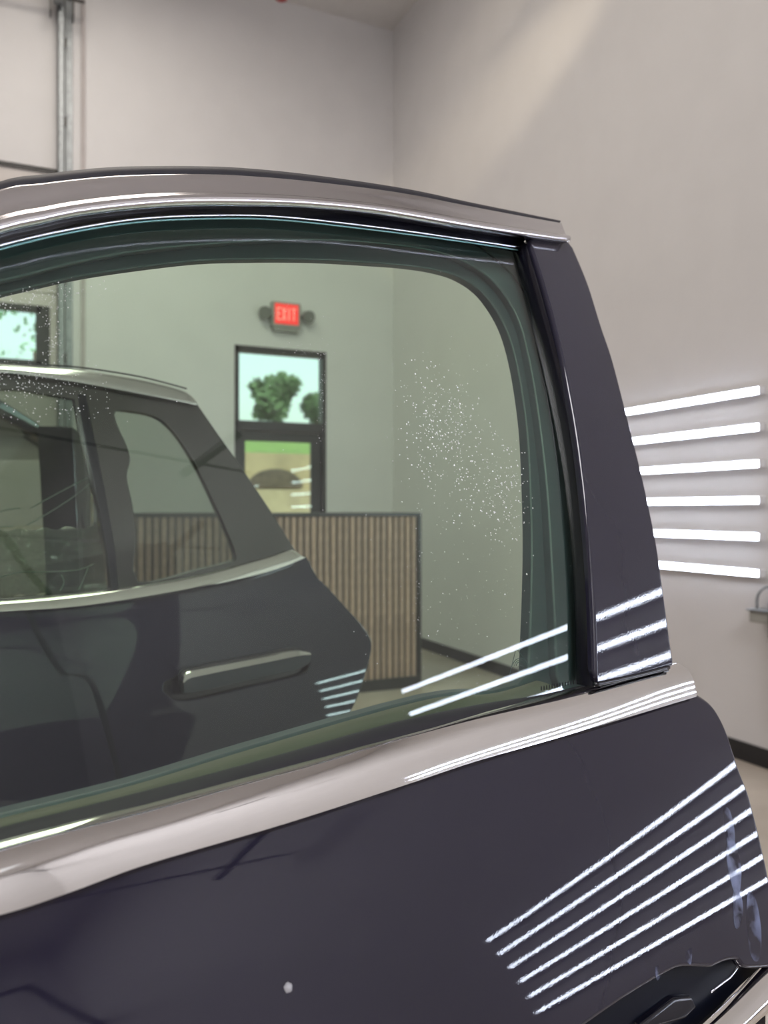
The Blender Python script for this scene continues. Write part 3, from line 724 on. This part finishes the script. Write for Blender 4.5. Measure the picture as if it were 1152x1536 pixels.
# small pale spot on the paint
q = S.px(432, 1481); c = S.pt(q, .0003); N_ = S.norm(q); U = S.d; Wv = N_.cross(U)
V = [c+N_*.0018]; F = []
for ring, (rr, hh_) in enumerate(((.6, .0014), (1, 0))):
    for k in range(14): V.append(c+(U*cos(k*pi/7)+Wv*sin(k*pi/7))*.0034*rr*(1+.08*sin(k*2.3))+N_*hh_)
for k in range(14):
    F.append([0, 1+k, 1+(k+1) % 14]); F.append([1+k, 15+k, 15+(k+1) % 14, 1+(k+1) % 14])
kid(raw('pale_droplet', V, F, mat('pale_drop', (.42, .42, .45), .3), None), 'small pale round droplet on the dark paint')

# ------------------------------------------------------------------ rear door (open)
RD = Surf(at(556, 965, 1.90), 54.5, 1.20, lambda h: 18+10*h, lambda h: max(3, 22.5+52*h))
S2 = RD
chb = [(-260, 935), (-100, 925), (0, 918), (100, 912), (222, 897), (310, 880), (400, 859), (458, 838)]
cht = [(-260, 915), (-100, 907), (0, 901), (100, 893), (222, 877), (310, 861), (400, 837), (428, 828), (441, 825)]
pe = smooth_line([(460, 838), (474, 866), (490, 882), (520, 915), (545, 944), (556, 966), (550, 1000), (535, 1045), (517, 1083), (503, 1115), (480, 1180), (462, 1290)], 4)
o2_ = S2.poly(pe+[(200, 1420), (-260, 1450)]+smooth_line(chb, 4)[:-1])
h2 = S2.poly(smooth_line([(243, 1036), (246, 1022), (258, 1016), (275, 1006), (300, 1003), (400, 987), (455, 978), (466, 983), (466, 1000), (452, 1014), (380, 1031), (300, 1050), (266, 1053), (250, 1044)], 3, closed=True))
rdoor = patch('rear_door', S2, o2_, M_PAINT, None, holes=[h2], roll=.004, thick=.003, grid=.04)
cadopt(rdoor, car); rdoor['label'] = 'open rear door seen through the front window glass'
def kid2(o, label=None):
    o.parent = rdoor
    if label: o['label'] = label
    return o
kid2(patch('handle_recess', S2, S2.poly([(238, 1040), (240, 1016), (275, 1000), (455, 972), (472, 980), (472, 1004), (380, 1030), (262, 1056)], -.02), M_RUBG, None, o=-.02, thick=.003, grid=.03))
ht = S2.poly(smooth_line([(272, 1016), (278, 1006), (300, 1000), (400, 981), (445, 973), (464, 976)], 4), .02)
hm = S2.poly(smooth_line([(276, 1040), (300, 1038), (380, 1020), (440, 1006), (458, 1000), (466, 992)], 4), .02)
kid2(band('pull_handle', S2, hm, ht, [(0, .0), (.05, .010), (.3, .012), (.62, .014), (.68, .013), (.85, .006), (1, -.006)], -.012, mat('handle_dark_paint', (.05, .05, .06), .5, spec=.15), None, n=30, o0=.012, base='surf', sharp=30))
htm = [(a_[0]*.33+b_[0]*.67, a_[1]*.33+b_[1]*.67) for a_, b_ in zip(resample(hm, 30), resample(ht, 30))]
kid2(band('handle_top', S2, htm, resample(ht, 30), [(0, .0025), (.5, -.002), (1, -.017)], -.02, M_SATIN2, None, n=30, o0=.0245, base='surf'), 'satin silver upper face of the rear handle')
B5 = [S2.pxa(x, y, .006) for x, y in smooth_line(chb, 4)]; T5 = [S2.pxa(x, y, -.008) for x, y in smooth_line(cht, 4)]
kid2(band('belt_trim', S2, B5, T5, [(0, 0), (.05, .006), (.35, .003), (.75, -.004), (.9, -.010), (1, -.016)], -.02, M_SATIN, None, n=60, sharp=60), 'satin silver belt trim sweeping up')
# upper frame, with two openings
fo = smooth_line([(-260, 566), (-100, 560), (0, 557), (100, 570), (200, 588), (296, 607)], 4)+[(298, 609), (325, 648), (355, 690), (410, 772), (443, 826), (428, 838)]
fo += smooth_line([(400, 848), (310, 868), (222, 885), (100, 902), (0, 909), (-260, 925)], 4)
w1 = smooth_line([(-250, 590), (0, 583), (60, 589), (108, 597), (115, 603), (122, 640), (133, 690), (150, 760), (163, 820), (169, 880), (160, 886), (100, 893), (0, 900), (-250, 915)], 3, closed=True, keep=(0, 9, 13))
w2 = smooth_line([(173, 616), (205, 617), (235, 624), (255, 638), (275, 662), (298, 700), (320, 745), (340, 790), (357, 836), (345, 845), (300, 856), (208, 874), (204, 800), (198, 755), (190, 715), (195, 690), (190, 668), (177, 640)], 3, closed=True)
kid2(patch('window_frame', S2, S2.poly(fo), mat('door_frame_gloss', (.028, .025, .024), .25, coat=.6), None, holes=[S2.poly(w1), S2.poly(w2)], roll=.002, thick=.02, grid=.05, o=-.004))
kid2(patch('window_glass', S2, S2.poly([(-252, 586), (0, 579), (60, 585), (112, 593), (120, 600), (127, 640), (138, 690), (155, 760), (168, 820), (174, 884), (100, 897), (0, 904), (-252, 919)], -.014), M_GLASS2, None, o=-.014, thick=.003, grid=.08), 'tinted rear window glass')
kid2(patch('quarter_glass', S2, S2.poly([(169, 612), (205, 612), (240, 620), (262, 638), (285, 665), (306, 700), (328, 745), (348, 790), (363, 838), (300, 862), (204, 880), (196, 800), (176, 700)], -.010), M_GLASS2, None, o=-.010, thick=.003, grid=.08), 'small tinted quarter glass')
kid2(patch('division_bar', S2, S2.poly([(118, 592), (128, 592), (141, 660), (157, 740), (172, 830), (177, 882), (168, 884), (160, 820), (147, 750), (132, 680), (120, 620)]), M_RUBG, None, o=.002, thick=.01, roll=.0015, grid=.03))
rt5 = S2.poly(smooth_line([(-260, 552), (-100, 546), (0, 545), (60, 549), (120, 553), (210, 567), (280, 585), (297, 602)], 4), .008); rb5 = S2.poly(smooth_line([(-260, 568), (-100, 560), (0, 559), (100, 572), (200, 590), (298, 609)], 4), .012)
kid2(band('roof_rail_trim', S2, rb5, rt5, [(0, 0), (.08, .008), (.35, .010), (.5, .005), (.8, .002), (1, -.008)], -.02, M_SATIN2, None, n=50, base='surf', sharp=60), 'satin silver roof rail trim')
kid2(bead('roof_seal', S2, S2.poly(smooth_line([(-260, 548), (-100, 542), (0, 543), (60, 547), (120, 551), (210, 565), (280, 583)], 4)), .0018, M_RUB, None, n=40))
# thin dark strip laid on the rear door skin
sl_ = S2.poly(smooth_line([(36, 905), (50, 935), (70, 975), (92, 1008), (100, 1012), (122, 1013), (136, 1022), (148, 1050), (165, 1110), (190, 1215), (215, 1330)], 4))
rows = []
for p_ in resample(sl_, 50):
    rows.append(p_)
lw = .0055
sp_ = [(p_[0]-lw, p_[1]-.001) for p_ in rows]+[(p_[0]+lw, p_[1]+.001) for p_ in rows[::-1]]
kid2(patch('dark_line', S2, sp_, MATS['recess_black'], None, o=.0008, thick=.002, grid=.2), 'thin dark line crossing the rear door')

M_SMEAR = bpy.data.materials.new('dried_polish'); M_SMEAR.use_nodes = True; n_ = M_SMEAR.node_tree
p_ = n_.nodes['Principled BSDF']; p_.inputs['Base Color'].default_value = (.30, .36, .62, 1); p_.inputs['Roughness'].default_value = .4
t_ = n_.nodes.new('ShaderNodeTexCoord'); z_ = n_.nodes.new('ShaderNodeTexNoise'); z_.inputs['Scale'].default_value = 45; z_.inputs['Detail'].default_value = 5
r_ = n_.nodes.new('ShaderNodeMapRange'); r_.inputs[1].default_value = .45; r_.inputs[2].default_value = .75; r_.inputs[4].default_value = .36
n_.links.new(t_.outputs['Object'], z_.inputs['Vector']); n_.links.new(z_.outputs['Fac'], r_.inputs[0]); n_.links.new(r_.outputs[0], p_.inputs['Alpha'])
for pts in ([(1084, 1216), (1094, 1214), (1102, 1250), (1100, 1290), (1090, 1262)], [(1092, 1262), (1104, 1266), (1112, 1300), (1108, 1345), (1098, 1330), (1090, 1290)], [(1100, 1335), (1112, 1345), (1114, 1375), (1108, 1392), (1101, 1385)], [(1122, 1338), (1134, 1350), (1142, 1400), (1138, 1440), (1126, 1432), (1120, 1380)], [(1030, 1428), (1038, 1422), (1036, 1446), (1030, 1440)], [(983, 1452), (988, 1448), (990, 1464), (985, 1470)]):
    kid(patch('polish_smear', FD, FD.poly(smooth_line(pts, 4, closed=True)), M_SMEAR, None, o=.0003, thick=.0001, grid=.2), 'pale blue streak of dried polish on the door edge')
rl = empty('stand_in_rail', (1.3, -2.2, 4.5)); tag(rl, 'dark overhead pipe rail out of view, added to mirror thin dark lines into the door paint', 'rail')  # unseen stand-in rail, added for the dark lines it mirrors in the paint
MB().tube([(-3.0, 0, 0), (2.36, 0, 0)], .015, 10).build('stand_in_rail_pipe', M_STEELDK, rl, smooth=True)
MB().box((1.86, -.20, -.03), (1.92, .50, .035)).build('stand_in_rail_carriage', M_BLACKFRAME, rl, bevel=.01)
MB().tube(smooth_line([(-1, -1.35, 0), (.9, -1.41, 0), (1.12, -1.45, 0), (1.72, -2.2, 0), (2.36, -2.95, 0)], 5), .035, 10).build('stand_in_rail_branch', M_STEELDK, rl, smooth=True)
MB().tube([(-2.0, 0, 0), (-2.0, 0, CZ-4.5)], .02, 8).build('stand_in_hanger_rod', M_STEELDK, rl, smooth=True)

# ------------------------------------------------------------------ car body behind the rear door
dv = Vector((-.2, .98)); 
def cs(t, inb, z):
    """t along the side from the front hinge, inb metres inboard, z height"""
    c = Vector((-.49, .34))+dv*t+Vector((-.98, -.2))*inb
    return Vector((sin(PSI)*c[1]+cos(PSI)*c[0], cos(PSI)*c[1]-sin(PSI)*c[0], z))
def slab(pts, i0, i1): 
    n = len(pts); V = [cs(t, i0, z) for t, z in pts]+[cs(t, i1, z) for t, z in pts]
    F = [list(range(n)), list(range(n, 2*n))]+[[k, (k+1) % n, n+(k+1) % n, n+k] for k in range(n)]
    return V, F
def cbody(name, pts, i0, i1, m, parent, label=None, bev=0):
    V, F = slab(pts, i0, i1); mb = MB(); mb.V = V; mb.F = F
    o = mb.build(name, m, None, bevel=bev, sharp=35); cadopt(o, parent)
    if label: o['label'] = label
    return o
# rear quarter: arch, haunch, C pillar
arch = [(2.30+.42*cos(radians(a)), .42+.42*sin(radians(a))) for a in range(180, -1, -15)]
qp = [(1.78, .34)]+[(1.88, .42)]+arch[1:]+[(3.0, .42), (3.02, .95), (2.95, 1.10), (2.55, 1.56), (2.42, 1.62), (1.98, 1.64), (2.02, 1.5), (2.10, 1.2), (2.06, .95), (1.86, .62)]
cbody('rear_quarter', qp, .0, .10, M_PAINT, car, bev=.012)
cbody('rocker_sill', [(-.1, .22), (1.9, .22), (1.9, .34), (-.1, .34)], .0, .2, M_PAINT, car, bev=.015)
cbody('roof', [(.15, 1.60), (.5, 1.66), (1.2, 1.68), (2.0, 1.655), (2.5, 1.60), (2.5, 1.57), (2.0, 1.61), (1.2, 1.63), (.5, 1.61), (.15, 1.55)], .10, 1.70, M_PAINT, car, bev=.01)
cbody('centre_pillar', [(1.08, .34), (1.22, .34), (1.20, 1.0), (1.16, 1.62), (1.06, 1.62), (1.06, 1.0)], .06, .18, M_RUB, car, bev=.01)
cbody('car_floor', [(-.1, .30), (2.9, .30), (2.9, .36), (-.1, .36)], .2, 1.7, M_SEAT, car)
cbody('far_side', [(-.1, .22), (3.0, .42), (3.0, 1.0), (-.1, 1.0)], 1.72, 1.82, M_PAINT, car, bev=.02)
V = []; F = []
ta, tb = 2.02, 2.62
wc = []
wm = MB(); a0 = cs(2.30, .03, .36); a1 = cs(2.30, .24, .36); wm.tube([a0, a0*.9+a1*.1, a0*.1+a1*.9, a1], [.30, .35, .35, .30], 32)
o = wm.build('rear_wheel', M_RUB, None, sharp=40); cadopt(o, car)
# rear seat
def seat_block(name, t0, t1, z0, z1, i0, i1, m, par, bev, lean=0, label=None):
    pts = [(t0, z0), (t1, z0), (t1+lean, z1), (t0+lean, z1)]
    return cbody(name, pts, i0, i1, m, par, label, bev)
rs = seat_block('rear_seat', 1.45, 1.98, .42, .66, .22, 1.6, M_TAN, car, .05)
bk = seat_block('backrest', 1.86, 2.04, .60, 1.22, .24, 1.6, M_TAN, rs, .05, lean=.16); bk.matrix_parent_inverse = Matrix.Identity(4); bk.parent = rs
hd = seat_block('headrest', 2.04, 2.14, 1.24, 1.48, .34, .62, M_SEAT, rs, .045, lean=.03); hd.matrix_parent_inverse = Matrix.Identity(4); hd.parent = rs

# plastic protection film hanging inside the rear window
def film(name, quad, nx, ny, amp, label):
    V = []; F = []
    for j in range(ny+1):
        for i in range(nx+1):
            u, v = i/nx, j/ny
            x = (quad[0][0]*(1-u)+quad[1][0]*u)*(1-v)+(quad[3][0]*(1-u)+quad[2][0]*u)*v
            y = (quad[0][1]*(1-u)+quad[1][1]*u)*(1-v)+(quad[3][1]*(1-u)+quad[2][1]*u)*v
            of = -.045+amp*(sin(x*.09+y*.05)+.7*sin(y*.13-x*.05+1)+.6*sin(x*.21)*cos(y*.17))
            y += 2.5*sin(x*.17) if j in (0, ny) else 0
            V.append(S2.pt(S2.px(x, y, -.05), of))
    for j in range(ny):
        for i in range(nx):
            a = j*(nx+1)+i; F.append([a, a+1, a+nx+2, a+nx+1])
    o = raw(name, V, F, M_FILM, None)
    md = o.modifiers.new('thickness', 'SOLIDIFY'); md.thickness = .0006
    kid2(o, label)
film('plastic_film', [(-120, 800), (155, 790), (158, 884), (-120, 904)], 46, 16, .006, 'crumpled clear plastic film behind the rear window')
fold = MB()
for pts in ([(46, 762), (90, 738), (142, 711)], [(40, 788), (80, 765), (120, 738), (142, 718)], [(0, 768), (12, 764), (30, 762)], [(0, 790), (20, 790)], [(0, 866), (30, 858), (60, 858), (115, 855), (140, 846)], [(92, 862), (96, 874), (90, 886)], [(132, 852), (124, 872), (118, 884)]):
    fold.tube([S2.pt(S2.px(x, y, -.03), -.03) for x, y in smooth_line(pts, 4)], .0012, 5)
kid2(fold.build('film_fold', mat('film_edge', (.45, .52, .48), .15, spec=.8), None, smooth=True))
